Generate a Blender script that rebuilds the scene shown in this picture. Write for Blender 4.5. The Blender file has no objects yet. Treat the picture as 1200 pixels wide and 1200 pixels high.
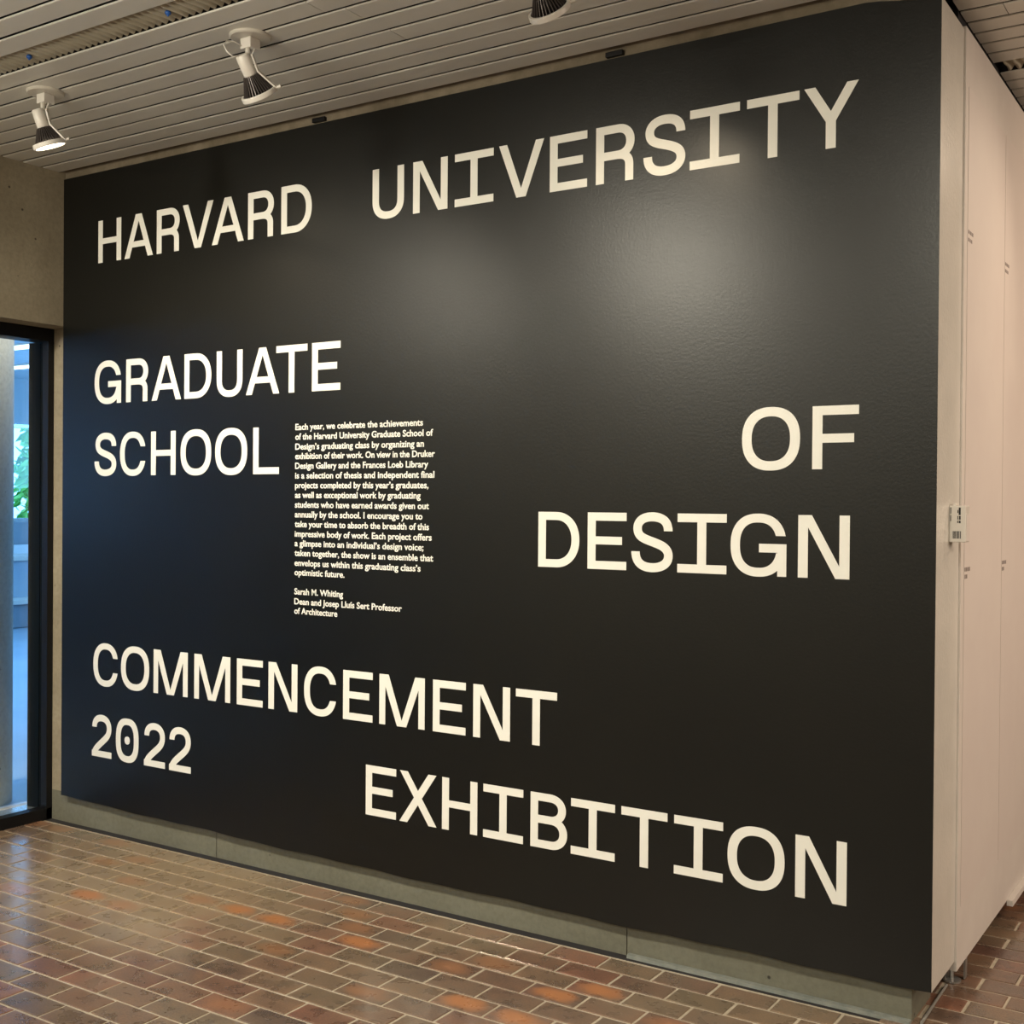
import bpy, bmesh, math, random
from mathutils import Vector, Matrix
random.seed(7)
C = bpy.context.scene.collection
S = bpy.context.scene
PI = math.pi

# ------------------------------------------------------------------ camera
cam_d = bpy.data.cameras.new('camera')
cam = bpy.data.objects.new('camera', cam_d); C.objects.link(cam)
cam_d.sensor_fit = 'HORIZONTAL'; cam_d.sensor_width = 36.0
cam_d.lens = 36.0 * 1400.16 / 1200.0
R_ = Vector((0.839305, 0.543605, 0.00772)); U_ = Vector((-0.010827, 0.002516, 0.999938)); F_ = Vector((-0.543552, 0.839337, -0.007997))
CAM = Vector((3.528948, -3.838059, 1.647242))
m = Matrix(((R_.x, U_.x, -F_.x), (R_.y, U_.y, -F_.y), (R_.z, U_.z, -F_.z)))
cam.matrix_world = Matrix.Translation(CAM) @ m.to_4x4()
cam_d.clip_start = 0.05; cam_d.clip_end = 200
S.camera = cam
FPX = 1400.16
def proj(p):
    v = Vector(p) - CAM; z = v.dot(F_)
    if z < 0.05: return None
    return 600 + FPX * v.dot(R_) / z, 600 - FPX * v.dot(U_) / z

# ------------------------------------------------------------------ world, exposure
S.view_settings.view_transform = 'Standard'
S.view_settings.look = 'None'
S.view_settings.gamma = 1.0
S.view_settings.use_curve_mapping = False
S.view_settings.exposure = 0.0
w = bpy.data.worlds.new('sky'); S.world = w; w.use_nodes = True
wb = w.node_tree.nodes['Background']
wb.inputs['Color'].default_value = (0.24, 0.54, 1.0, 1); wb.inputs['Strength'].default_value = 5.0

# ------------------------------------------------------------------ lights
def area(name, loc, target, sx, sy, power, col, spread=180):
    l = bpy.data.lights.new(name, 'AREA'); l.shape = 'RECTANGLE'; l.size = sx; l.size_y = sy
    l.energy = power; l.color = col; l.spread = math.radians(spread)
    o = bpy.data.objects.new(name, l); C.objects.link(o); o.location = loc
    d = Vector(target) - Vector(loc)
    o.rotation_euler = d.to_track_quat('-Z', 'Y').to_euler()
    return o
def spot(name, loc, aim, power, col, angle, blend=1.0, r=0.03):
    l = bpy.data.lights.new(name, 'SPOT'); l.energy = power; l.color = col
    l.spot_size = math.radians(angle); l.spot_blend = blend; l.shadow_soft_size = r
    o = bpy.data.objects.new(name, l); C.objects.link(o); o.location = loc
    o.rotation_euler = (Vector(aim)).to_track_quat('-Z', 'Y').to_euler()
    return o
WARM = (1.0, 0.925, 0.755)
# unseen area lights behind and beside the camera, added as ambient fill
area('hall_fill_light', (0.0, -6.2, 3.22), (0.0, -6.2, 0), 3.0, 1.6, 170, WARM)
area('hall_fill_light', (4.2, -6.2, 3.22), (4.2, -6.2, 0), 3.0, 1.6, 170, WARM)
area('aisle_panel_fill', (6.4, 1.2, 2.6), (2.6, .9, .9), 1.6, 1.0, 34, (1.0, .80, .64), 120)  # added fill that brightens the lower half of the white panels
area('ceiling_fill_uplight', (0.6, -3.9, 2.55), (0.6, -3.9, 3.3), 1.6, .3, 175, WARM)  # added uplight to brighten the slats, no fitting hangs here
area('aisle_fill_light', (5.2, -0.6, 3.22), (5.2, -0.6, 0), 0.8, 1.6, 60, (1.0, 0.80, 0.60))
# track spots behind the camera line that wash the lettered wall; their sheen makes the two soft pools
for wx, pw in ((-0.95, 265), (0.53, 235), (2.6, 150)):
    spot('wall_washer', (wx, -2.75, 3.14), (0.0, 2.75, -1.95), pw, WARM, 92, .9, .16)
# track spots of the aisle beside the pink-lit panels
spot('aisle_spot', (4.6, 2.6, 3.15), (-2.0, -0.55, -1.0), 120, (1.0, 0.72, 0.50), 85)
spot('aisle_spot', (3.6, 1.4, 3.15), (-0.98, -1.25, -1.0), 34, (1.0, 0.80, 0.60), 80)
area('lounge_column_fill', (-2.25, -1.9, 3.2), (-2.35, -.5, 0), .3, 1.0, 150, (1.0, .88, .68))  # added fill to brighten the column behind the glass
spot('column_fill_spot', (-2.06, .16, 3.1), (-.10, -.08, -1.0), 26, (1.0, .90, .74), 70)  # added spot for the narrow visible side of the column
# daylit lounge beyond the window
area('lounge_daylight', (-6.5, 7.8, 3.0), (-6.5, 3.0, 0.8), 7, 2.6, 430, (0.22, 0.58, 1.0))
area('lounge_daylight', (-10.6, 2.0, 2.2), (-4.0, 2.5, 0.6), 4, 1.8, 170,
      (0.22, 0.58, 1.0))

# ------------------------------------------------------------------ materials
def mat(name, col=(.5, .5, .5), rough=.5, metal=0.0, spec=.5):
    mt = bpy.data.materials.new(name); mt.use_nodes = True
    b = mt.node_tree.nodes['Principled BSDF']
    b.inputs['Base Color'].default_value = (*col, 1); b.inputs['Roughness'].default_value = rough
    b.inputs['Metallic'].default_value = metal; b.inputs['Specular IOR Level'].default_value = spec
    return mt
def N(mt, kind, **kw):
    n = mt.node_tree.nodes.new(kind)
    for k, v in kw.items():
        if k in n.inputs: n.inputs[k].default_value = v
        else: setattr(n, k, v)
    return n
def L(mt, a, b): mt.node_tree.links.new(a, b)
def B(mt): return mt.node_tree.nodes['Principled BSDF']
def ramp(mt, fac, stops):
    r = N(mt, 'ShaderNodeValToRGB'); e = r.color_ramp.elements
    while len(e) < len(stops): e.new(.5)
    for el, (p, c) in zip(e, stops): el.position = p; el.color = (*c, 1)
    L(mt, fac, r.inputs[0]); return r.outputs[0]
def mixc(mt, fac, a, b, blend='MIX'):
    n = N(mt, 'ShaderNodeMix'); n.data_type = 'RGBA'; n.blend_type = blend
    for s, v in ((n.inputs[0], fac), (n.inputs[6], a), (n.inputs[7], b)):
        if hasattr(v, 'is_linked') or hasattr(v, 'links'): L(mt, v, s)
        elif isinstance(v, tuple): s.default_value = (*v, 1)
        else: s.default_value = v
    return n.outputs[2]
def noise(mt, scale, detail=4, rough=.6, coord='Object', vscale=None):
    tc = N(mt, 'ShaderNodeTexCoord'); n = N(mt, 'ShaderNodeTexNoise', Scale=scale, Detail=detail, Roughness=rough)
    src = tc.outputs[coord]
    if vscale:
        mp = N(mt, 'ShaderNodeMapping'); mp.inputs['Scale'].default_value = vscale; L(mt, src, mp.inputs[0]); src = mp.outputs[0]
    L(mt, src, n.inputs['Vector']); return n.outputs['Fac']
def bump(mt, h, strength, dist=.002):
    b = N(mt, 'ShaderNodeBump'); b.inputs['Strength'].default_value = strength; b.inputs['Distance'].default_value = dist
    L(mt, h, b.inputs['Height']); L(mt, b.outputs[0], B(mt).inputs['Normal'])
def varied(name, c1, c2, scale, rough=.6, bs=.2, bscale=None, spec=.4, dist=.002, metal=0, lo=.35, hi=.65):
    mt = mat(name, c1, rough, metal, spec)
    L(mt, ramp(mt, noise(mt, scale), [(lo, c1), (hi, c2)]), B(mt).inputs['Base Color'])
    if bs: bump(mt, noise(mt, bscale or scale * 6, 3), bs, dist)
    return mt

M = {}
M['black'] = varied('black_wall_paint', (.0045, .0050, .0047), (.0058, .0062, .0055), 1.5, .335, .30, 95, .40, .0015)
M['white_gloss'] = varied('glossy_white_paint', (.60, .585, .54), (.66, .64, .59), 6, .28, .5, 60, .5, .003)
M['panel_white'] = varied('matt_white_panel', (.60, .555, .52), (.64, .60, .56), 4, .6, .05, 120, .3)
M['paper'] = varied('paper_sheet', (.61, .555, .525), (.63, .58, .545), 3, .55, .03, 60, .3)
M['ink'] = mat('grey_print', (.20, .165, .155), .6)
M['letter'] = varied('white_vinyl', (.80, .79, .73), (.84, .83, .77), 5, .45, .05, 60, .35)
M['slat'] = varied('grey_beige_slat', (.62, .61, .56), (.67, .66, .605), 1.2, .42, .04, 30, .4)
M['plenum'] = mat('dark_plenum', (.02, .018, .02), .9)
M['corr'] = varied('corrugated_beige', (.38, .35, .27), (.44, .41, .33), 8, .7, .2, 90, .3)
M['blue_plug'] = mat('blue_plastic', (.02, .10, .38), .4)
M['lampwhite'] = mat('white_enamel', (.66, .63, .58), .32)
M['canopy'] = mat('cream_enamel', (.55, .52, .46), .4)
M['fin'] = mat('dark_fin', (.025, .022, .022), .45, .3)
M['finr'] = mat('fin_edge', (.10, .085, .08), .4, .5)
M['lamp_off'] = mat('lens_glass', (.75, .72, .66), .2)
M['blackmetal'] = mat('black_frame', (.006, .006, .007), .45, 0, .3)
M['jamb'] = mat('black_jamb', (.004, .006, .006), .6, 0, .12)
M['steel'] = mat('galvanised_steel', (.42, .42, .41), .35, .8)
M['conduit'] = mat('dull_grey_conduit', (.22, .21, .19), .6, .0)
M['track'] = mat('aluminium_track', (.55, .58, .60), .25, .7)
M['grey_seal'] = varied('grey_sealant', (.20, .22, .20), (.28, .29, .26), 20, .7, .2)
M['mortar'] = varied('light_mortar', (.44, .375, .285), (.54, .47, .37), 30, .65, .4, 200, .3, .001)

def _later(): pass
def emis(name, col, st):
    mt = bpy.data.materials.new(name); mt.use_nodes = True; nt = mt.node_tree
    b = nt.nodes['Principled BSDF']; b.inputs['Base Color'].default_value = (0, 0, 0, 1)
    b.inputs['Emission Color'].default_value = (*col, 1); b.inputs['Emission Strength'].default_value = st
    return mt
M['lamp_on'] = emis('lit_lens', (1.0, .86, .62), 14)
M['tube'] = emis('lit_ceiling_strip', (.75, .93, 1.0), 3.5)

# concrete with bug holes
def concrete(name, c1, c2):
    mt = mat(name, c1, .75, 0, .25)
    a = ramp(mt, noise(mt, 1.7, 6, .65), [(.35, c1), (.65, c2)])
    tc = N(mt, 'ShaderNodeTexCoord'); vo = N(mt, 'ShaderNodeTexVoronoi', Scale=9.0); L(mt, tc.outputs['Object'], vo.inputs['Vector'])
    hole = ramp(mt, vo.outputs['Distance'], [(.035, (0, 0, 0)), (.07, (1, 1, 1))])
    fine = ramp(mt, noise(mt, 45, 3), [(.25, (.82, .82, .82)), (.6, (1, 1, 1))])
    L(mt, mixc(mt, 1.0, mixc(mt, .75, a, hole, 'MULTIPLY'), fine, 'MULTIPLY'), B(mt).inputs['Base Color'])
    bump(mt, noise(mt, 30, 5), .35, .004)
    return mt
M['concrete'] = concrete('warm_concrete', (.275, .235, .165), (.40, .345, .25))
M['curb'] = concrete('green_grey_concrete', (.155, .15, .112), (.20, .195, .15))
M['column'] = concrete('pale_column_concrete', (.66, .66, .58), (.74, .73, .66))
M['strip'] = varied('raw_plaster_strip', (.20, .165, .115), (.27, .225, .165), 12, .8, .5, 60, .2)

def tan_tint(mt):
    """tan colour over the floor in front of the window corner, fading outward"""
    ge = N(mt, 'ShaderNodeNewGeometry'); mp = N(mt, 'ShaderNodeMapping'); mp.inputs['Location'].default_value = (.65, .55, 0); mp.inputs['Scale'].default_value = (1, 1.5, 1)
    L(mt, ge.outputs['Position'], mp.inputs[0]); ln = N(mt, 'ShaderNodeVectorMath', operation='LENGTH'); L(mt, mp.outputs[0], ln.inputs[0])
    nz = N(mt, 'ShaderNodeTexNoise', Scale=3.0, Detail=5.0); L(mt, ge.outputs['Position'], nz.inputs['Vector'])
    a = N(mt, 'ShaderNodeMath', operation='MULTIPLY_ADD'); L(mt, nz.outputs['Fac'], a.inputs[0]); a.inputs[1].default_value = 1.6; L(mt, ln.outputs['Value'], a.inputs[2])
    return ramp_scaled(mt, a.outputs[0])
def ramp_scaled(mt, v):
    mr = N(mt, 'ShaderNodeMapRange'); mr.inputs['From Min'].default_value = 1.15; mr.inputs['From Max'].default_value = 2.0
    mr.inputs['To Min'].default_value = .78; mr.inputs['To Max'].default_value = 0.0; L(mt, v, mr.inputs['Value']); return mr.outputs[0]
# bricks: colour differs from brick to brick, mottled within each, some with an orange kiln flash
def brickmat(name, flash):
    mt = mat(name, (.2, .1, .07), .36, 0, .5)
    oi = N(mt, 'ShaderNodeObjectInfo'); ge = N(mt, 'ShaderNodeNewGeometry')
    ad = N(mt, 'ShaderNodeMath', operation='ADD'); L(mt, oi.outputs['Random'], ad.inputs[0]); L(mt, ge.outputs['Random Per Island'], ad.inputs[1])
    fr = N(mt, 'ShaderNodeMath', operation='FRACT'); L(mt, ad.outputs[0], fr.inputs[0])
    base = ramp(mt, fr.outputs[0], [(0, (.128, .082, .068)), (.16, (.195, .100, .072)), (.33, (.155, .102, .074)),
                                   (.5, (.230, .112, .078)), (.68, (.165, .120, .084)), (.84, (.210, .135, .092)), (1, (.112, .080, .069))])
    def wn(sc, de, ro):
        q = N(mt, 'ShaderNodeTexNoise', Scale=sc, Detail=de, Roughness=ro); L(mt, ge.outputs['Position'], q.inputs['Vector']); return q.outputs['Fac']
    n1 = wn(11.0, 3.0, .55); n2 = wn(150.0, 2.0, .5)
    c = mixc(mt, 1.0, base, ramp(mt, n1, [(.25, (.66, .70, .74)), (.75, (1.36, 1.24, 1.12))]), 'MULTIPLY')
    c = mixc(mt, 1.0, c, ramp(mt, n2, [(.25, (.74, .74, .75)), (.75, (1.26, 1.25, 1.22))]), 'MULTIPLY')
    # dusty worn film that wanders over the floor
    pn = N(mt, 'ShaderNodeTexNoise', Scale=1.6, Detail=5.0); L(mt, ge.outputs['Position'], pn.inputs['Vector'])
    c = mixc(mt, ramp(mt, pn.outputs['Fac'], [(.45, (0, 0, 0)), (.72, (.55, .55, .55))]), c, (.25, .20, .135))
    c = mixc(mt, tan_tint(mt), c, (.36, .27, .17))
    if flash:
        tc = N(mt, 'ShaderNodeTexCoord'); mp = N(mt, 'ShaderNodeMapping')
        mp.inputs['Scale'].default_value = (10.5, 20, 1)
        L(mt, tc.outputs['Object'], mp.inputs[0])
        nn = N(mt, 'ShaderNodeTexNoise', Scale=14.0, Detail=3.0); L(mt, ge.outputs['Position'], nn.inputs['Vector'])
        ln = N(mt, 'ShaderNodeVectorMath', operation='LENGTH'); L(mt, mp.outputs[0], ln.inputs[0])
        a2 = N(mt, 'ShaderNodeMath', operation='MULTIPLY_ADD'); L(mt, nn.outputs['Fac'], a2.inputs[0]); a2.inputs[1].default_value = .9
        h2 = N(mt, 'ShaderNodeMath', operation='MULTIPLY'); L(mt, a2.outputs[0], h2.inputs[0]); h2.inputs[1].default_value = .5
        L(mt, ln.outputs['Value'], a2.inputs[2])
        k = flash
        c = mixc(mt, ramp(mt, h2.outputs[0], [(.40, (k, k, k)), (.55, (k*.75, k*.75, k*.75)), (.78, (0, 0, 0))]), c, (.50, .205, .078))
    L(mt, c, B(mt).inputs['Base Color'])
    L(mt, ramp(mt, n1, [(.3, (.22, .22, .22)), (.7, (.38, .38, .38))]), B(mt).inputs['Roughness'])
    bump(mt, wn(45.0, 2.0, .5), .14, .002)
    B(mt).inputs['Coat Weight'].default_value = .75; B(mt).inputs['Coat Roughness'].default_value = .17; B(mt).inputs['Coat IOR'].default_value = 1.6
    return mt
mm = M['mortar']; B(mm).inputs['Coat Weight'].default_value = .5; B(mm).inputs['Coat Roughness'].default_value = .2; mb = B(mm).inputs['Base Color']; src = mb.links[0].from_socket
L(mm, mixc(mm, tan_tint(mm), src, (.33, .255, .165)), mb)
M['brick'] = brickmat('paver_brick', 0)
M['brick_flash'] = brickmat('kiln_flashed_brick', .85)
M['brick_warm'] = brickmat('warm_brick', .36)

# thin window glass
def glass():
    mt = bpy.data.materials.new('window_glass'); mt.use_nodes = True; nt = mt.node_tree; nt.nodes.clear()
    o = nt.nodes.new('ShaderNodeOutputMaterial'); mx = nt.nodes.new('ShaderNodeMixShader')
    t = nt.nodes.new('ShaderNodeBsdfTransparent'); g = nt.nodes.new('ShaderNodeBsdfGlossy'); g.inputs['Roughness'].default_value = .02
    f = nt.nodes.new('ShaderNodeFresnel'); f.inputs[0].default_value = 1.45
    t.inputs[0].default_value = (.93, .97, 1, 1)
    nt.links.new(f.outputs[0], mx.inputs[0]); nt.links.new(t.outputs[0], mx.inputs[1]); nt.links.new(g.outputs[0], mx.inputs[2]); nt.links.new(mx.outputs[0], o.inputs[0])
    return mt
M['glass'] = glass()
M['lounge_floor'] = varied('blue_grey_floor', (.30, .38, .46), (.38, .46, .54), 1.2, .35, .1, 40)
M['lounge_wall'] = varied('grey_lounge_wall', (.22, .27, .32), (.26, .31, .36), 2, .6, .1)
M['lounge_slat'] = varied('pale_lounge_slat', (.66, .70, .74), (.70, .75, .8), 2, .5, .05)
M['lounge_beam'] = varied('lounge_beam', (.40, .46, .50), (.45, .50, .55), 2, .6, .1)
M['leaf'] = varied('tree_leaf', (.08, .38, .05), (.20, .60, .08), 3, .5, .1)
M['bark'] = mat('bark', (.08, .06, .04), .8)
M['paving'] = varied('outdoor_paving', (.6, .62, .62), (.7, .72, .72), 2, .7, .1)
M['plaster'] = varied('hall_plaster', (.24, .22, .18), (.28, .26, .21), 1, .7, .1)

# ------------------------------------------------------------------ mesh helpers
def add_box(bm, x0, x1, y0, y1, z0, z1):
    v = [bm.verts.new(p) for p in ((x0,y0,z0),(x1,y0,z0),(x1,y1,z0),(x0,y1,z0),(x0,y0,z1),(x1,y0,z1),(x1,y1,z1),(x0,y1,z1))]
    return [bm.faces.new([v[i] for i in f]) for f in ((0,3,2,1),(4,5,6,7),(0,1,5,4),(1,2,6,5),(2,3,7,6),(3,0,4,7))]
def bevel(bm, w, seg=2):
    bmesh.ops.bevel(bm, geom=list(bm.edges), offset=w, segments=seg, profile=.5, affect='EDGES')
def obj(name, bm, material, parent=None, smooth=False, loc=None):
    me = bpy.data.meshes.new(name); bmesh.ops.recalc_face_normals(bm, faces=bm.faces); bm.to_mesh(me); bm.free()
    for mt in (material if isinstance(material, (list, tuple)) else [material]): me.materials.append(mt)
    if smooth:
        for p in me.polygons: p.use_smooth = True
    o = bpy.data.objects.new(name, me); C.objects.link(o)
    if parent: o.parent = parent
    if loc: o.location = loc
    return o
def box(name, x0, x1, y0, y1, z0, z1, material, parent=None, bev=0):
    bm = bmesh.new(); add_box(bm, x0, x1, y0, y1, z0, z1)
    if bev: bevel(bm, bev)
    return obj(name, bm, material, parent)
def struct(o): o['kind'] = 'structure'; return o
def tag(o, label, cat, group=None):
    o['label'] = label; o['category'] = cat
    if group: o['group'] = group
    return o
def empty(name, loc=(0,0,0)):
    o = bpy.data.objects.new(name, None); C.objects.link(o); o.location = loc; o.empty_display_size = .1; return o
def lathe(bm, prof, seg=32, mtx=None):
    """prof: (r, z) list, closed at ends when r == 0"""
    rings = []
    for r, z in prof:
        if r < 1e-6: rings.append([bm.verts.new((0, 0, z))])
        else: rings.append([bm.verts.new((r*math.cos(2*PI*i/seg), r*math.sin(2*PI*i/seg), z)) for i in range(seg)])
    for a, b in zip(rings, rings[1:]):
        for i in range(seg):
            j = (i+1) % seg
            if len(a) == 1 and len(b) == 1: continue
            if len(a) == 1: bm.faces.new((a[0], b[i], b[j]))
            elif len(b) == 1: bm.faces.new((a[i], a[j], b[0]))
            else: bm.faces.new((a[i], a[j], b[j], b[i]))
    if mtx is not None:
        bmesh.ops.transform(bm, matrix=mtx, verts=[v for r in rings for v in r])
def tube(bm, pts, r, seg=10):
    pts = [Vector(p) for p in pts]; rings = []
    for i, p in enumerate(pts):
        d = (pts[min(i+1, len(pts)-1)] - pts[max(i-1, 0)]).normalized()
        a = d.cross(Vector((0, 0, 1)));
        if a.length < .1: a = d.cross(Vector((1, 0, 0)))
        a.normalize(); b = d.cross(a)
        rings.append([bm.verts.new(p + r*(a*math.cos(2*PI*k/seg) + b*math.sin(2*PI*k/seg))) for k in range(seg)])
    for A, Bv in zip(rings, rings[1:]):
        for k in range(seg): bm.faces.new((A[k], A[(k+1) % seg], Bv[(k+1) % seg], Bv[k]))
    bm.faces.new(rings[0]); bm.faces.new(rings[-1])

# ------------------------------------------------------------------ the black lettered wall
XL, XR = -1.667, 2.617      # black face on y = 0
ZT = 3.259
def zb(x):                  # lower edge of the paint, slightly wavy
    t = (x - XL) / (XR - XL)
    return .145 - .024*min(1, t*2.2) + .007*max(0, t-.75)*4*.6 + .0022*math.sin(x*7.3) + .0016*math.sin(x*19+1)
def ztop(x): return ZT - .030*max(0, min(1, (x-2.40)/.15))
bm = bmesh.new()
n = 90
xs = [XL + (XR-XL)*i/n for i in range(n+1)]
fb = [bm.verts.new((x, 0, zb(x))) for x in xs]; ft = [bm.verts.new((x, 0, ztop(x))) for x in xs]
bb = [bm.verts.new((x, .306, zb(x))) for x in xs]; bt = [bm.verts.new((x, .306, ztop(x))) for x in xs]
for i in range(n):
    bm.faces.new((fb[i], fb[i+1], ft[i+1], ft[i])); bm.faces.new((ft[i], ft[i+1], bt[i+1], bt[i]))
    bm.faces.new((bb[i], bb[i+1], fb[i+1], fb[i])); bm.faces.new((bt[i], bt[i+1], bb[i+1], bb[i]))
bm.faces.new((fb[0], ft[0], bt[0], bb[0]))
e = bm.faces.new((fb[-1], bb[-1], bt[-1], ft[-1])); 
wall = struct(obj('wall_back', bm, [M['black'], M['white_gloss']]))
for p in wall.data.polygons:
    if abs(p.normal.x) > .9 and p.center.x > 2: p.material_index = 1

# raw strip above the paint and the small dark clips stuck in it
st = box('plaster_strip', XL, XR-.02, .012, .10, ZT-.012, 3.31, M['strip'], wall)
for cx in (.045, 1.47):
    box('ceiling_clip', cx-.035, cx+.035, -.006, .012, 3.266, 3.284, M['blackmetal'], wall, .002)

# ---- lettering
CH = .207; VS = .0335; HS = .0300
def bez(P, n=14):
    out = [P[0]]
    for i in range(0, len(P)-1, 3):
        a, b, c, d = P[i:i+4]
        for k in range(1, n+1):
            t = k/n; u = 1-t
            out.append((u**3*a[0]+3*u*u*t*b[0]+3*u*t*t*c[0]+t**3*d[0], u**3*a[1]+3*u*u*t*b[1]+3*u*t*t*c[1]+t**3*d[1]))
    return out
def ribbon(pts, wv=VS, wh=HS, cut0=None, cut1=None):
    """strip round a centre line: vertical runs are wv wide, horizontal runs wh. cut: 'h' ends level"""
    A, Bq = [], []
    for i, p in enumerate(pts):
        q0 = pts[max(i-1, 0)]; q1 = pts[min(i+1, len(pts)-1)]
        dx, dy = q1[0]-q0[0], q1[1]-q0[1]; l = math.hypot(dx, dy) or 1; nx, ny = -dy/l, dx/l
        if (i == 0 and cut0 == 'h') or (i == len(pts)-1 and cut1 == 'h'): nx, ny = (1 if nx > 0 else -1), 0
        hw = .5*math.sqrt((wv*nx)**2 + (wh*ny)**2)
        A.append((p[0]+nx*hw, p[1]+ny*hw)); Bq.append((p[0]-nx*hw, p[1]-ny*hw))
    return [('band', A, Bq, False)]
def sup(cx, cy, a, b, n, t0, t1, k):
    out = []
    for i in range(k+1):
        t = t0 + (t1-t0)*i/k; c, s = math.cos(t), math.sin(t)
        out.append((cx + a*math.copysign(abs(c)**(2/n), c), cy + b*math.copysign(abs(s)**(2/n), s)))
    return out
def ring(cx, cy, w_, h_, n=2.35, wv=VS+.0005, wh=HS+.001):
    o = sup(cx, cy, w_/2, h_/2, n, 0, 2*PI, 64)[:-1]; i = sup(cx, cy, w_/2-wv, h_/2-wh, n, 0, 2*PI, 64)[:-1]
    return [('band', o, i, True)]
def rect(x0, x1, y0, y1): return [('poly', [(x0, y0), (x1, y0), (x1, y1), (x0, y1)])]
def par(xb0, xb1, xt0, xt1, y0=0, y1=CH): return [('poly', [(xb0, y0), (xb1, y0), (xt1, y1), (xt0, y1)])]
H = CH
def g_H(): return rect(0, VS, 0, H) + rect(.170-VS, .170, 0, H) + rect(VS, .170-VS, .0905, .1185)
def g_A(w_=.203):
    c = w_/2; s = .0365; f = .021
    bt_ = .078; b0 = .050
    return par(0, s, c-f, c+f-.0085) + par(w_-s, w_, c-f+.0085, c+f) + par(s+(c-s-.0)*b0/H*.62, w_-s-(c-s)*b0/H*.62, s+(c-s)*bt_/H*.62, w_-s-(c-s)*bt_/H*.62, b0, bt_)
def g_V(w_=.203):
    c = w_/2; s = .0365; f = .021
    return par(c-f, c+f-.0085, 0, s) + par(c-f+.0085, c+f, w_-s, w_)
def g_E(w_=.160): return rect(0, VS, 0, H) + rect(VS, w_, 0, HS) + rect(VS, w_-.018, .0905, .1195) + rect(VS, w_, H-HS, H)
def g_F(w_=.153): return rect(0, VS, 0, H) + rect(VS, w_-.015, .0865, .1155) + rect(VS, w_, H-HS, H)
def g_L(w_=.157): return rect(0, VS, 0, H) + rect(VS, w_, 0, HS)
def g_T(w_=.183): return rect(0, w_, H-HS, H) + rect(w_/2-VS/2, w_/2+VS/2, 0, H-HS)
def g_I(w_=.184): return rect(0, w_, H-HS, H) + rect(w_/2-VS/2, w_/2+VS/2, HS, H-HS) + rect(0, w_, 0, HS)
def g_O(w_=.203): return ring(w_/2, H/2, w_, H+.006)
def g_0(w_=.165): return ring(w_/2, H/2, w_, H+.006, 2.6) + [('poly', sup(w_/2, H/2, .019, .019, 2.3, 0, 2*PI, 20)[:-1])]
def g_N(w_=.172): return rect(0, VS, 0, H) + rect(w_-VS, w_, 0, H) + [('poly', [(VS, H), (w_-VS-.0125, 0), (w_-VS, 0), (w_-VS, .040), (VS+.0125, H)])] + [('poly', [(VS, H-.040), (VS, H), (w_-VS-.0125, 0)])]
def g_M(w_=.234):
    c = w_/2; f = .024
    return rect(0, VS-.002, 0, H) + rect(w_-VS+.002, w_, 0, H) + [('poly', [(VS-.002, H-.05), (c-f, 0), (c+.009, 0), (VS+.015, H), (VS-.002, H)]),
        ('poly', [(w_-VS+.002, H-.05), (w_-VS+.002, H), (w_-VS-.015, H), (c-.009, 0), (c+f, 0)])]
def g_X(w_=.188): s = .040; return par(0, s, w_-s-.002, w_-.002) + par(w_-s, w_, .002, s+.002)
def g_Y(w_=.181):
    c = w_/2; s = .0375; y = .088
    return [('poly', [(c-VS/2, 0), (c+VS/2, 0), (c+VS/2, y), (c-VS/2, y)]),
            ('poly', [(c-VS/2, y), (c, y), (c, y+.033), (s, H), (0, H)]), ('poly', [(c+VS/2, y), (w_, H), (w_-s, H), (c, y+.033), (c, y)])]
def g_U(w_=.164):
    r = .062; a = w_/2-VS/2
    pts = [(VS/2, H), (VS/2, .075)] + [(p[0], p[1]) for p in sup(w_/2, .075, a, .075-HS/2+.003, 2.35, PI, 2*PI, 30)][1:] + [(w_-VS/2, H)]
    return ribbon(pts, cut0='h', cut1='h')
def g_D(w_=.178):
    t = HS/2; pts = [(VS, H-t)] + [(p[0], p[1]) for p in sup(.078, H/2, w_-.078-VS/2, H/2-t, 2.15, PI/2, -PI/2, 40)] + [(VS, t)]
    return rect(0, VS, 0, H) + ribbon(pts)
def g_R(w_=.157):
    t = HS/2; m_ = .0975
    bowl = [(VS, H-t), (.090, H-t)] + sup(.090, (H-t+m_)/2, w_-.090-VS/2, (H-t-m_)/2, 2.15, PI/2, -PI/2, 28)[1:] + [(VS, m_)]
    leg = bez([(.085, m_), (.115, m_), (.1365, .088), (.1365, .058)], 14) + [(.1365, 0)]
    return rect(0, VS, 0, H) + ribbon(bowl) + ribbon(leg, VS-.001, HS, cut1='h')
def g_B(w_=.161):
    t = HS/2; m_ = .1085
    up = [(VS, H-t), (.086, H-t)] + sup(.086, (H-t+m_)/2, .155-.086-VS/2, (H-t-m_)/2, 2.15, PI/2, -PI/2, 26)[1:] + [(VS, m_)]
    lo = [(VS, m_), (.090, m_)] + sup(.090, (m_+t)/2, w_-.090-VS/2, (m_-t)/2, 2.15, PI/2, -PI/2, 26)[1:] + [(VS, t)]
    return rect(0, VS, 0, H) + ribbon(up) + ribbon(lo)
def arc_C(w_, t0, t1):
    a = w_/2-VS/2
    return sup(w_/2, H/2, a, H/2+.003-HS/2, 2.35, t0, t1, 56)
def g_C(w_=.185): return ribbon(arc_C(w_, math.radians(19), math.radians(341)), cut0='h', cut1='h')
def g_G(w_=.198):
    return ribbon(arc_C(w_, math.radians(17), math.radians(345)), cut0='h') + rect(w_-.031, w_, 0, .0795) + rect(.102, w_, .0795, .1085)
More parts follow.
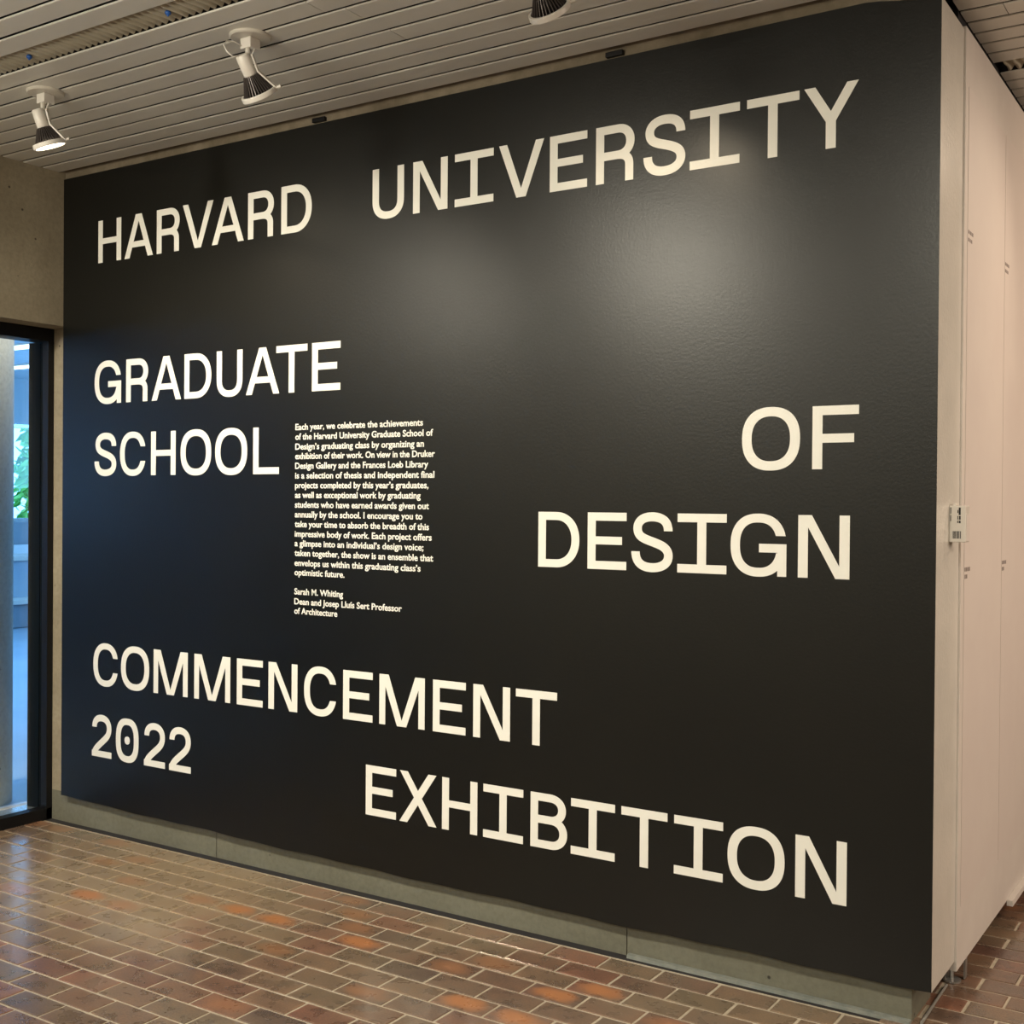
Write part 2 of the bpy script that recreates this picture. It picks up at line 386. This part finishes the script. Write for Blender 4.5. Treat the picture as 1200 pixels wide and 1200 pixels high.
def g_S(w_=.164):
    P = [(.885,.69),(.885,.85),(.75,.927),(.5,.927),(.27,.927),(.148,.84),(.148,.735),(.148,.595),(.29,.56),(.5,.51),(.72,.458),(.892,.41),(.892,.275),(.892,.15),(.74,.073),(.5,.073),(.25,.073),(.103,.16),(.103,.34)]
    P = [(x*w_, (y-.5)*(H+.005)+H/2) for x, y in P]
    return ribbon(bez(P, 12), VS, HS+.002, cut0='h', cut1='h')
def g_2(w_=.147):
    P = [(.13,.70),(.13,.85),(.26,.93),(.5,.93),(.75,.93),(.88,.83),(.88,.69),(.88,.52),(.66,.44),(.46,.33),(.28,.235),(.14,.16),(.115,.06)]
    P = [(x*w_, y*H) for x, y in P]
    return ribbon(bez(P, 12), VS, HS+.002, cut0='h', cut1='h') + rect(0, w_, 0, HS)
GL = {c: globals()['g_'+c] for c in 'HAVEFLTIO0NMXYUDRBCGS2'}

def glyph_mesh(parts):
    bm = bmesh.new()
    for k, pt in enumerate(parts):
        y = -(.0006 + .00005*k)
        if pt[0] == 'poly':
            v = [bm.verts.new((x, y, z)) for x, z in pt[1]]; w2 = [bm.verts.new((x, 0, z)) for x, z in pt[1]]
            bm.faces.new(v)
            for i in range(len(v)): j = (i+1) % len(v); bm.faces.new((v[i], v[j], w2[j], w2[i]))
        else:
            _, A, Q, closed = pt; n = len(A)
            a = [bm.verts.new((x, y, z)) for x, z in A]; b = [bm.verts.new((x, y, z)) for x, z in Q]
            a2 = [bm.verts.new((x, 0, z)) for x, z in A]; b2 = [bm.verts.new((x, 0, z)) for x, z in Q]
            for i in range(n if closed else n-1):
                j = (i+1) % n
                bm.faces.new((a[i], a[j], b[j], b[i])); bm.faces.new((a[i], a[j], a2[j], a2[i])); bm.faces.new((b[i], b[j], b2[j], b2[i]))
            if not closed:
                for i in (0, n-1): bm.faces.new((a[i], b[i], b2[i], a2[i]))
    return bm
meshes = {}
WORDS = {
 'HARVARD': (2.810, [-1.397, -1.202, -.972, -.794, -.600, -.371, -.169]),
 'UNIVERSITY': (2.810, [.345, .556, .763, .972, 1.201, 1.398, 1.591, 1.771, 1.981, 2.180]),
 'GRADUATE': (2.117, [-1.420, -1.185, -1.002, -.777, -.564, -.378, -.194, .016]),
 'SCHOOL': (1.764, [-1.418, -1.227, -1.004, -.800, -.571, -.331]),
 'OF': (1.764, [1.974, 2.219]),
 'DESIGN': (1.406, [1.163, 1.376, 1.556, 1.737, 1.936, 2.174]),
 'COMMENCEMENT': (.730, [-1.419, -1.212, -.978, -.700, -.424, -.229, -.018, .203, .399, .674, .870, 1.068]),
 '2022': (.377, [-1.427, -1.247, -1.043, -.867]),
 'EXHIBITION': (.346, [.330, .508, .723, .921, 1.138, 1.315, 1.525, 1.734, 1.935, 2.175])}
ZFIX = {}
for wd, (zz, lefts) in WORDS.items():
    for ch, x in zip(wd, lefts):
        if ch not in meshes:
            o = obj('letter', glyph_mesh(GL[ch]()), M['letter'], wall); meshes[ch] = o.data
        else:
            o = bpy.data.objects.new('letter', meshes[ch]); C.objects.link(o); o.parent = wall
        o.location = (x, -.0002, zz)

# ---- small paragraph
LINES = [("Each year, we celebrate the achievements", 1.954, .614), ("of the Harvard University Graduate School of", 1.912, .665),
 ("Design\u2019s graduating class by organizing an", 1.869, .620), ("exhibition of their work. On view in the Druker", 1.828, .675),
 ("Design Gallery and the Frances Loeb Library", 1.786, .642), ("is a selection of thesis and independent final", 1.744, .673),
 ("projects completed by this year\u2019s graduates,", 1.702, .644), ("as well as exceptional work by graduating", 1.660, .605),
 ("students who have earned awards given out", 1.618, .647), ("annually by the school. I encourage you to", 1.576, .615),
 ("take your time to absorb the breadth of this", 1.534, .648), ("impressive body of work. Each project offers", 1.492, .662),
 ("a glimpse into an individual\u2019s design voice;", 1.451, .621), ("taken together, the show is an ensemble that", 1.409, .670),
 ("envelops us within this graduating class\u2019s", 1.366, .607), ("optimistic future.", 1.325, .206),
 ("Sarah M. Whiting", 1.242, .199), ("Dean and Josep Llu\u00eds Sert Professor", 1.199, .513), ("of Architecture", 1.158, .168)]
for txt, z, xr in LINES:
    cu = bpy.data.curves.new('text_line', 'FONT'); cu.body = txt; cu.size = .0375; cu.offset = .00085; cu.extrude = .0003; cu.resolution_u = 3
    t = bpy.data.objects.new('text_tmp', cu); C.objects.link(t)
    bpy.context.view_layer.update()
    me = bpy.data.meshes.new_from_object(t.evaluated_get(bpy.context.evaluated_depsgraph_get()))
    C.objects.unlink(t); bpy.data.objects.remove(t)
    x0 = min(v.co.x for v in me.vertices); x1 = max(v.co.x for v in me.vertices)
    s = (xr + .078) / (x1 - x0)
    for v in me.vertices: v.co = ((v.co.x-x0)*s, -v.co.z-.0006, v.co.y)
    me.materials.clear(); me.materials.append(M['letter']); me.name = 'text_line'
    o = bpy.data.objects.new('text_line', me); C.objects.link(o); o.parent = wall; o.location = (-.078, 0, z)

# ------------------------------------------------------------------ concrete base under the wall, the post, the left wall
base = empty('baseboard_back', (0, 0, 0)); struct(base)
for x0, x1 in ((XL-.135, -.598), (-.594, 1.526), (1.530, 2.546)):
    bm = bmesh.new(); add_box(bm, x0, x1, .045, .285, -.02, .150)
    obj('curb_block', bm, M['curb'], base)
box('sealant_strip', 1.54, 2.546, .020, .044, -.02, .010, M['grey_seal'], base)
box('joint_gap', XL-.13, 2.56, .003, .0449, -.02, -.0022, M['plenum'], base)
struct(box('wall_post', XL-.135, XL+.02, .045, .30, .15, 3.32, M['concrete']))
# lintel over the window and its rear pier
struct(box('wall_left', XL-.40, XL, -7.9, .045, 2.52, 3.36, M['concrete']))
struct(box('wall_pier', XL-.40, XL, -7.9, -2.9, -.02, 2.52, M['concrete']))
fr = empty('window_1', (-1.80, 0, 0)); struct(fr)
def fbox(n_, x0, x1, y0, y1, z0, z1, mt, bev=.002): return box(n_, x0, x1, y0, y1, z0, z1, mt, fr, bev)
fbox('frame_head', -.12, 0, -2.9, .045, 2.455, 2.53, M['blackmetal'])
fbox('frame_jamb', -.045, 0, .010, .046, 0, 2.456, M['blackmetal'])
fbox('frame_return', -.170, -.045, .016, .046, 0, 2.456, M['jamb'])
fbox('frame_sill', -.06, 0, -2.9, .045, -.004, .058, M['blackmetal'])
fbox('sill_track', -.19, -.06, -2.9, .045, -.004, .045, M['track'])
fbox('frame_mullion', -.12, 0, -1.72, -1.66, .058, 2.456, M['blackmetal'])
for y0, y1 in ((-1.66, .016), (-2.9, -1.72)):
    fbox('glass_pane', -.075, -.067, y0, y1, .05, 2.46, M['glass'], 0)

# ------------------------------------------------------------------ white panelling on the right
panel = struct(box('wall_right', XR-.02, XR+.007, .3068, 5.6, .094, 3.238, M['panel_white'], None, .0006))
struct(box('wall_shade_block', 2.30, 2.50, .52, 5.6, -.02, .12, M['plenum']))  # dark block added under the panels to deepen the shade there
struct(box('wall_core', 2.30, XR-.021, .31, 5.6, .12, 3.42, M['plenum']))
struct(box('trim_1', XR+.0071, XR+.030, 1.16, 5.6, .076, .100, M['panel_white'], None, .001))
# two hung paper sheets with a tiny printed caption high and low
def marks(x, y0, rows, hgt, parent):
    bm = bmesh.new()
    for z, ws in rows:
        y = y0
        for w_ in ws:
            add_box(bm, x, x+.0004, y, y+w_, z, z+hgt); y += w_ + .006
    o = obj('printed_caption', bm, M['ink'], parent); return o
for i, (ya, yb_, lab) in enumerate(((.352, .975, 'pale blank paper sheet on the white panel, the one nearest the corner'),
                                 (.980, 1.64, 'pale blank paper sheet on the white panel, farther from the corner'))):
    sh = empty('paper_sheet', (XR+.0075, ya, .30)); tag(sh, lab, 'paper', 'paper sheets on the white panel')
    bm = bmesh.new(); add_box(bm, 0, .0008, 0, yb_-ya, 0, 2.75); obj('sheet', bm, M['paper'], sh)
    marks(.0008, .006, ((2.262, (.018, .026, .02)), (2.236, (.02, .012, .016))), .012, sh)
    marks(.0008, .006, ((1.126, (.012, .02, .014, .016)), (1.102, (.015, .018))), .014, sh)

# steel foot under the white panels
ft_ = empty('levelling_foot', (2.572, .47, 0)); tag(ft_, 'galvanised steel levelling foot under the white panelled wall', 'foot')
bm = bmesh.new(); lathe(bm, [(0, 0), (.032, 0), (.032, .006), (.012, .010), (0, .010)], 20); obj('foot_pad', bm, M['steel'], ft_)
bm = bmesh.new(); add_box(bm, -.02, -.014, -.03, .03, .008, .093); add_box(bm, .034, .04, .025, .055, .004, .093); add_box(bm, -.02, .04, -.03, .055, .088, .0935); obj('bracket', bm, M['steel'], ft_)
bm = bmesh.new(); lathe(bm, [(0, .010), (.008, .010), (.008, .09), (0, .09)], 12); obj('threaded_rod', bm, M['steel'], ft_)
bm = bmesh.new(); tube(bm, [(2.578, .04, .008), (2.575, .20, .008), (2.572, .40, .008)], .005)
tag(obj('conduit', bm, M['conduit']), 'thin grey metal conduit on the floor along the base end', 'pipe')

# little label box on the white end face
lb = empty('label_box', (XR, .165, 1.53)); tag(lb, 'small white box with black marks and a grey code block on the white wall end', 'sensor box')
bm = bmesh.new(); add_box(bm, 0, .052, 0, .055, 0, .118); bevel(bm, .003); obj('housing', bm, M['lampwhite'], lb)
bm = bmesh.new(); add_box(bm, .052, .0535, .004, .051, .004, .090); obj('side_plate', bm, M['panel_white'], lb)
bm = bmesh.new(); add_box(bm, .012, .02, .006, .05, .118, .126); bevel(bm, .001); obj('clip', bm, M['lampwhite'], lb)
bm = bmesh.new()
for x0, x1, z0, z1 in ((.030, .036, .088, .112), (.026, .0285, .094, .104), (.026, .0285, .073, .085), (.031, .036, .073, .085), (.026, .0285, .062, .070), (.031, .036, .062, .070), (.004, .0065, .092, .112), (.004, .0065, .068, .087)):
    add_box(bm, x0, x1, -.0006, .0, z0, z1)
obj('black_marks', bm, M['blackmetal'], lb)
bm = bmesh.new()
for i in range(8): add_box(bm, .011+i*.0034, .011+i*.0034+.0012+.0012*(i % 3 > 0), -.0006, 0, .012, .036)
obj('code_block', bm, M['fin'], lb)

# ------------------------------------------------------------------ ceiling
PIT = .1108; ZC = 3.29; Y0 = -.020; SW = .0945
ceil_ = struct(box('ceiling', -2.0, 8.0, -8.0, 5.7, 3.42, 3.46, M['plenum']))
def slat_mesh(L_):
    bm = bmesh.new(); t = .0055
    prof = [(-SW/2, t), (-SW/2, .0025), (-SW/2+.0025, 0), (SW/2-.0025, 0), (SW/2, .0025), (SW/2, t), (SW/2-.006, t), (-SW/2+.006, t)]
    a = [bm.verts.new((0, y, z)) for y, z in prof]; b = [bm.verts.new((L_, y, z)) for y, z in prof]
    for i in range(len(prof)): j = (i+1) % len(prof); bm.faces.new((a[i], a[j], b[j], b[i]))
    bm.faces.new(a); bm.faces.new(b)
    me = bpy.data.meshes.new('slat'); bmesh.ops.recalc_face_normals(bm, faces=bm.faces); bm.to_mesh(me); bm.free(); me.materials.append(M['slat'])
    return me
cache = {}; nsl = 0
def slat(x0, x1, k):
    global nsl
    key = round(x1-x0, 3)
    if key not in cache: cache[key] = slat_mesh(x1-x0)
    o = bpy.data.objects.new('slat', cache[key]); C.objects.link(o); o.parent = ceil_
    o.location = (x0, Y0 + PIT*(k-.5) + random.uniform(-.0008, .0008), ZC + random.uniform(-.0006, .0006)); nsl += 1
GRILLE = (-9, 9)
joints = {-6: .878, -4: .888, -7: .80, 4: 2.735}
for k in range(-30, 50):
    if k in GRILLE: continue
    xa = XL if k <= 0 else 2.60
    xe = 7.9
    js = [joints[k]] if k in joints else [xa + random.choice((3.9, 4.3, 4.8))]
    if k not in joints and k > 0: js = [5.5 + .3*(k % 3)]
    cuts = [xa] + js + [xe]
    for a, b in zip(cuts, cuts[1:]): slat(a+.0012, b-.0012, k)
def corr(k, xa, xb, nm):
    bm = bmesh.new(); yc = Y0+PIT*(k-.5); ny = 9; step = .0034; nx = int((xb-xa)/step)
    rows = []
    for j in range(ny):
        v = j/(ny-1); y = yc + (v-.5)*.125
        off = .004*math.sin(v*2*PI)
        rows.append([bm.verts.new((xa+i*step, y, ZC+.026-.021*abs(math.sin(PI*(xa+i*step+off)/.034)))) for i in range(nx+1)])
    for a, b in zip(rows, rows[1:]):
        for i in range(nx): bm.faces.new((a[i], a[i+1], b[i+1], b[i]))
    o = obj('corrugated_strip', bm, M['corr'], ceil_, True); return o
corr(-9, XL, 4.4, 'a'); corr(9, 2.63, 5.0, 'b')
for x, lab in ((-.418, 'blue plastic plug in the corrugated ceiling strip, above the lit spotlight'), (.339, 'blue plastic plug in the corrugated ceiling strip, above the middle spotlight')):
    bm = bmesh.new(); lathe(bm, [(0, 0), (.008, .001), (.011, .006), (.008, .014), (0, .014)], 14); lathe(bm, [(0, -.004), (.004, -.004), (.004, .002), (0, .002)], 10)
    tag(obj('ceiling_plug', bm, M['blue_plug'], None, True, (x, Y0+PIT*-9.5-.003, ZC-.004)), lab, 'plug', 'blue plugs in the ceiling strip')

# ------------------------------------------------------------------ spotlights
def spotlight(x, y, axis_from, rimc, lit, label, cord, yaw=0, power=0, ang=60):
    """axis_from: top of the socket, rimc: centre of the front ring, both relative to the canopy on the ceiling"""
    root = empty('ceiling_spotlight', (x, y, ZC)); tag(root, label, 'spotlight', 'spotlights on the slatted ceiling')
    a = Vector(axis_from); r = Vector(rimc); ax = (r-a).normalized(); Lx = (r-a).length
    side = Vector((1, 0, 0)); side = (side - ax*side.dot(ax)).normalized(); up = ax.cross(side)
    mtx = Matrix.Translation(a) @ Matrix((side, -up, ax)).transposed().to_4x4()
    bm = bmesh.new(); lathe(bm, [(0, 0), (.073, 0), (.073, -.007), (.069, -.011), (.02, -.0125), (0, -.0125)], 40); obj('canopy', bm, M['canopy'], root)
    bm = bmesh.new(); add_box(bm, -.025, .025, -.025, .025, -.050, -.012); bevel(bm, .003); obj('junction_block', bm, M['lampwhite'], root)
    bm = bmesh.new(); lathe(bm, [(0, -.075), (.009, -.075), (.009, -.048), (0, -.048)], 16, Matrix.Translation((0, -.012, 0))); obj('swivel', bm, M['canopy'], root)
    # socket
    bm = bmesh.new(); sl = Lx*.52
    lathe(bm, [(0, 0), (.021, 0), (.0235, .003), (.0245, sl-.004), (.023, sl), (0, sl)], 28, mtx); o = obj('socket', bm, M['lampwhite'], root, True)
    # finned lamp body
    bm = bmesh.new(); cl = Lx - sl - .004
    lathe(bm, [(0, sl), (.023, sl), (.030, sl+cl*.4), (.050, sl+cl), (0, sl+cl)], 28, mtx); body = obj('lamp_body', bm, M['fin'], root, True)
    bm = bmesh.new(); nf = 30
    for i in range(nf):
        t = 2*PI*i/nf; c, s = math.cos(t), math.sin(t); q = .0011
        vs = []
        for rr, zz_ in ((.022, sl), (.0285, sl), (.0575, sl+cl), (.046, sl+cl)):
            for sg in (-1, 1): vs.append(bm.verts.new(mtx @ Vector((rr*c-sg*q*s, rr*s+sg*q*c, zz_))))
        for f in ((0, 2, 4, 6), (1, 3, 5, 7), (2, 3, 5, 4), (0, 1, 3, 2), (4, 5, 7, 6)): bm.faces.new([vs[k] for k in f])
    obj('cooling_fins', bm, M['finr'], body)
    # front ring and lens
    bm = bmesh.new(); z0 = Lx-.008; z1 = Lx+.010
    lathe(bm, [(.058, z0), (.0655, z0), (.0665, z0+.003), (.0665, z1-.003), (.0655, z1), (.058, z1), (.058, z0)], 44, mtx); obj('front_ring', bm, M['lampwhite'], root)
    bm = bmesh.new(); lathe(bm, [(0, z1-.001), (.03, z1-.002), (.0579, z1-.006), (.0579, z1-.012), (0, z1-.012)], 44, mtx); obj('lens', bm, M['lamp_on'] if lit else M['lamp_off'], root)
    # yoke strap: down from the block, then slanting along the lamp out to the ring
    dv = Vector((.84, .54, 0)); dv = (dv - ax*dv.dot(ax)).normalized(); wv_ = ax.cross(dv).normalized()
    def strap(pts, wd, th):
        bm = bmesh.new(); P = [Vector(p) for p in pts]; rings_ = []
        for i, p in enumerate(P):
            d = (P[min(i+1, len(P)-1)]-P[max(i-1, 0)]).normalized(); nrm = d.cross(wv_).normalized()
            rings_.append([bm.verts.new(p + wv_*sx*wd/2 + nrm*sn*th/2) for sx, sn in ((-1,-1),(1,-1),(1,1),(-1,1))])
        for A, Bq in zip(rings_, rings_[1:]):
            for k in range(4): bm.faces.new((A[k], A[(k+1) % 4], Bq[(k+1) % 4], Bq[k]))
        bm.faces.new(rings_[0]); bm.faces.new(rings_[-1]); return obj('yoke_strap', bm, M['lampwhite'], root)
    edge = r + dv*.069; mid = a + ax*sl*.92 + dv*.031
    strap([(dv.x*.018, dv.y*.018, -.046), tuple(a + dv*.036 + ax*.01), tuple(mid), tuple(edge)], .018, .005)
    kd = edge + (edge-r).normalized()*.004
    bm = bmesh.new(); lathe(bm, [(0, -.005), (.006, -.005), (.006, .012), (0, .012)], 12, Matrix.Translation(kd) @ (edge-r).to_track_quat('Z', 'Y').to_matrix().to_4x4()); obj('clamp_screw', bm, M['canopy'], root)
    if cord:
        bm = bmesh.new(); P = bez([(-.02, -.01, -.040), (-.06, -.04, -.022), (-.085, -.085, -.035), (-.07, -.09, -.07), (-.065, -.088, -.085), (-.045, -.07, -.095), tuple(a+Vector((-.012, -.012, .004)))] if False else [(-.02, -.01), (-.06, -.02), (-.1, -.03), (-.09, -.07)], 2)
        q = [(-.018, -.022, -.040), (-.03, -.050, -.030), (-.036, -.078, -.036), (-.036, -.092, -.055), (-.026, -.086, -.078), (-.014, -.070, -.092), tuple(a + ax*.006 + Vector((-.006, -.012, 0)))]
        bm.free(); bm = bmesh.new(); tube(bm, q, .0026, 8); obj('cord', bm, M['lampwhite'], root, True)
    if power:
        p = Vector((x, y, ZC)) + r + ax*.03
        spot('spotlight_beam', p, ax, power, (1.0, .82, .58), ang)
    return root
spotlight(-.690, -.810, (0, -.038, -.082), (.014, .010, -.212), True, 'white ceiling spotlight over the wall corner, its lens brightly lit', False, power=50, ang=110)
spotlight(.437, -.790, (0, -.042, -.080), (0, .045, -.192), False, 'white ceiling spotlight with dark fins and a looped white cord', True, power=14, ang=80)
spotlight(1.640, -.800, (0, -.026, -.060), (0, .066, -.152), False, 'white ceiling spotlight cut off by the top edge of the picture', False, power=14, ang=80)

# ------------------------------------------------------------------ brick floor
BL, BW = .213, .1127
floor = struct(box('floor', -2.2, 8.0, -8.0, 5.7, -.06, -.0035, M['mortar']))
def brick_bm(bm, cx=0, cy=0):
    l, w_, b = (BL-.0105)/2, (BW-.0105)/2, .0022
    lo = [bm.verts.new((cx+sx*l, cy+sy*w_, -.012)) for sx, sy in ((-1,-1),(1,-1),(1,1),(-1,1))]
    mi = [bm.verts.new((cx+sx*l, cy+sy*w_, -b*.8)) for sx, sy in ((-1,-1),(1,-1),(1,1),(-1,1))]
    hi = [bm.verts.new((cx+sx*(l-b), cy+sy*(w_-b), 0)) for sx, sy in ((-1,-1),(1,-1),(1,1),(-1,1))]
    for A, Bq in ((lo, mi), (mi, hi)):
        for k in range(4): bm.faces.new((A[k], A[(k+1) % 4], Bq[(k+1) % 4], Bq[k]))
    bm.faces.new(hi)
FL = {(3,-1),(3,0),(3,2),(2,7),(3,6),(5,5),(5,6),(5,-4)}
WM = {(2,2),(3,-2),(5,1),(9,2),(2,5),(0,-9),(5,-3),(2,-5),(0,-6),(1,-5),(3,-4)}
def bmesh_brick(mt):
    bm = bmesh.new(); brick_bm(bm); me = bpy.data.meshes.new('brick'); bm.to_mesh(me); bm.free(); me.materials.append(mt); return me
bmm = {0: bmesh_brick(M['brick']), 1: bmesh_brick(M['brick_flash']), 2: bmesh_brick(M['brick_warm'])}
cells = []
for j in range(-52, 71):
    for k in range(-12, 38):
        y = -.01-(j+.5)*BW; x = (k+.5+(.5 if j % 2 else 0))*BL
        if x > 7.9 or x < XL-.30: continue
        if j < 0 and x < 2.40: continue
        if x < XL-.10 and y < -.0 and x < -1.86: continue
        q = proj((x, y, 0)); vis = q is not None and -60 < q[0] < 1260 and 0 < q[1] < 1270
        key = (0 if vis else 1, (Vector((x, y, 0))-CAM).length)
        cells.append((key, x, y, j, k))
cells.sort()
single = [c for c in cells if c[0][0] == 0][:300]
rest = [c for c in cells if c not in set(single)]
for _, x, y, j, k in single:
    kind = 1 if (j, k) in FL else 2 if (j, k) in WM else 0
    if kind == 0 and (j, k, 1) and random.random() < .03: kind = 2
    o = bpy.data.objects.new('brick', bmm[kind]); C.objects.link(o); o.parent = floor
    o.location = (x+random.uniform(-.0012, .0012), y+random.uniform(-.001, .001), random.uniform(-.0008, .0006))
    o.rotation_euler = (random.uniform(-.004, .004), random.uniform(-.003, .003), random.uniform(-.005, .005))
bm = bmesh.new()
for _, x, y, j, k in rest: brick_bm(bm, x, y)
o = obj('outer_bricks', bm, M['brick'], floor); o['kind'] = 'stuff'

# ------------------------------------------------------------------ rest of the hall, out of view
struct(box('wall_rear', -2.2, 8.1, -8.15, -8.0, -.02, 3.46, M['plaster']))
struct(box('wall_east', 8.0, 8.15, -8.0, 5.7, -.02, 3.46, M['plaster']))
struct(box('wall_north', -1.8, 8.1, 5.7, 5.85, -.02, 3.46, M['plaster']))
struct(box('wall_partition', XL, 2.30, .31, .36, -.02, 3.42, M['plaster']))

# ------------------------------------------------------------------ lounge seen through the window
struct(box('floor_lounge', -12.0, -1.99, -8.0, 9.0, -.10, -.008, M['lounge_floor']))
lc = struct(box('ceiling_lounge', -12.0, -7.0, -8.0, 9.0, 3.42, 3.46, M['plenum']))
struct(box('ceiling_lounge', -3.1, -2.07, -8.0, 9.0, 3.42, 3.46, M['plenum'])); struct(box('ceiling_lounge', -7.0, -3.1, -8.0, 1.2, 3.42, 3.46, M['plenum'])); struct(box('ceiling_lounge', -7.0, -3.1, 4.9, 9.0, 3.42, 3.46, M['plenum']))
sk = struct(empty('added_skylight', (-5.05, 3.05, 3.42)))  # skylight added out of view to strengthen the blue floor reflection
for a_ in (-1.93, -.65, .65, 1.93): box('frame_bar', a_-.02, a_+.02, -1.85, 1.85, 0, .06, M['track'], sk)
box('glass_pane', -1.95, 1.95, -1.85, 1.85, .02, .026, M['glass'], sk)
lm = bmesh.new(); add_box(lm, -11.1, -7.0, -.045, .045, 0, .012)
s0 = obj('slat', lm, M['lounge_slat'], lc)
for k in range(40):
    o = s0 if k == 0 else s0.copy()
    if k: C.objects.link(o); o.parent = lc
    o.location = (0, 1.0 + k*.1, ZC)
big = box('lounge_slats', -3.1, -2.10, .95, 4.95, ZC, ZC+.012, M['lounge_slat'], lc); big['kind'] = 'stuff'
big = box('lounge_slats', -11.1, -2.10, -7.9, .94, ZC, ZC+.012, M['lounge_slat'], lc); big['kind'] = 'stuff'
big = box('lounge_slats', -11.1, -2.10, 4.96, 8.9, ZC, ZC+.012, M['lounge_slat'], lc); big['kind'] = 'stuff'
for cx, cy, lab in ((-7.9, 4.05, 'long white light strip on the lounge ceiling, the nearer one'), (-9.6, 5.25, 'long white light strip on the lounge ceiling, the farther one')):
    t = empty('ceiling_light', (cx, cy, ZC)); tag(t, lab, 'ceiling light', 'light strips on the lounge ceiling')
    box('housing', -.62, .62, -.12, .12, -.02, 0, M['lampwhite'], t); box('diffuser', -.60, .60, -.10, .10, -.026, -.019, M['tube'], t, .002)
struct(box('wall_lounge', -11.25, -11.0, -8.0, 9.0, -.02, 1.33, M['lounge_wall']))
struct(box('wall_lounge_beam', -11.25, -11.0, -8.0, 9.0, 2.67, 3.46, M['lounge_beam']))
struct(box('wall_lounge_side', -12.0, -1.9, 9.0, 9.15, -.02, 3.46, M['lounge_wall']))
struct(box('wall_lounge_south', -12.0, -1.9, -8.15, -8.0, -.02, 3.46, M['lounge_wall']))
struct(box('wall_lounge_east', -1.99, -1.80, .30, 9.0, -.02, 3.46, M['lounge_wall']))
w2 = empty('window_2', (-11.1, 0, 1.33)); struct(w2)
box('frame_sill', -.06, .06, -8, 9, 0, .05, M['track'], w2); box('frame_head', -.06, .06, -8, 9, 1.29, 1.34, M['track'], w2)
for y in (-5, -2, 1, 4.3, 7.4): box('frame_mullion', -.05, .05, y-.03, y+.03, .05, 1.29, M['track'], w2)
box('glass_pane', -.004, .004, -8, 9, .04, 1.30, M['glass'], w2)
# long bench cabinet with a pale top, under the far window
bn = empty('bench', (-10.6, 5.0, 0)); tag(bn, 'long low blue-lit bench cabinet under the far lounge window', 'bench')
box('cabinet', -.36, .30, -4, 3.9, 0, .84, M['lounge_floor'], bn, .005); box('bench_top', -.38, .34, -4.05, 3.95, .84, .90, M['lampwhite'], bn, .004)
box('backrest', -.38, -.28, -4, 3.9, .90, 1.02, M['lounge_slat'], bn, .004); box('seat_ledge', .30, .62, -4, 3.9, .30, .36, M['lampwhite'], bn, .004); box('plinth', .30, .56, -4, 3.9, 0, .30, M['lounge_wall'], bn)
# round column just behind the glass
bm = bmesh.new(); lathe(bm, [(0, -.008), (.20, -.008), (.20, 3.42), (0, 3.42)], 48)
col = obj('column', bm, M['column'], None, False, (-2.445, .015, 0))
for p in col.data.polygons: p.use_smooth = len(p.vertices) == 4
struct(col)
# outside: paving, tree
struct(box('ground', -60, -12.0, -40, 40, -.3, -.05, M['paving']))
def tree(x, y, h, r, lab, n=900):
    t = empty('tree', (x, y, -.05)); tag(t, lab, 'tree', 'trees outside the lounge')
    bm = bmesh.new(); tube(bm, [(0, 0, 0), (.05, .02, h*.4), (-.03, .05, h*.75)], .09, 10); obj('trunk', bm, M['bark'], t)
    bm = bmesh.new(); rnd = random.Random(int(x*10+y))
    for i in range(n):
        while True:
            p = Vector((rnd.uniform(-1, 1), rnd.uniform(-1, 1), rnd.uniform(-1, 1)))
            if p.length < 1: break
        p = Vector((p.x*r, p.y*r, h*.55 + p.z*h*.5)); d = Vector((rnd.uniform(-1, 1), rnd.uniform(-1, 1), rnd.uniform(-1, 1))).normalized()
        e_ = d.orthogonal().normalized(); f_ = d.cross(e_); s = rnd.uniform(.07, .15)
        v = [bm.verts.new(p+e_*s), bm.verts.new(p+f_*s*.5+d*s*.1), bm.verts.new(p-e_*s), bm.verts.new(p-f_*s*.5+d*s*.1)]
        bm.faces.new(v)
    o = obj('foliage', bm, M['leaf'], t); o['kind'] = 'stuff'
tree(-13.6, 9.36, 3.6, 1.2, 'bushy green tree seen through the far lounge window', 5200)
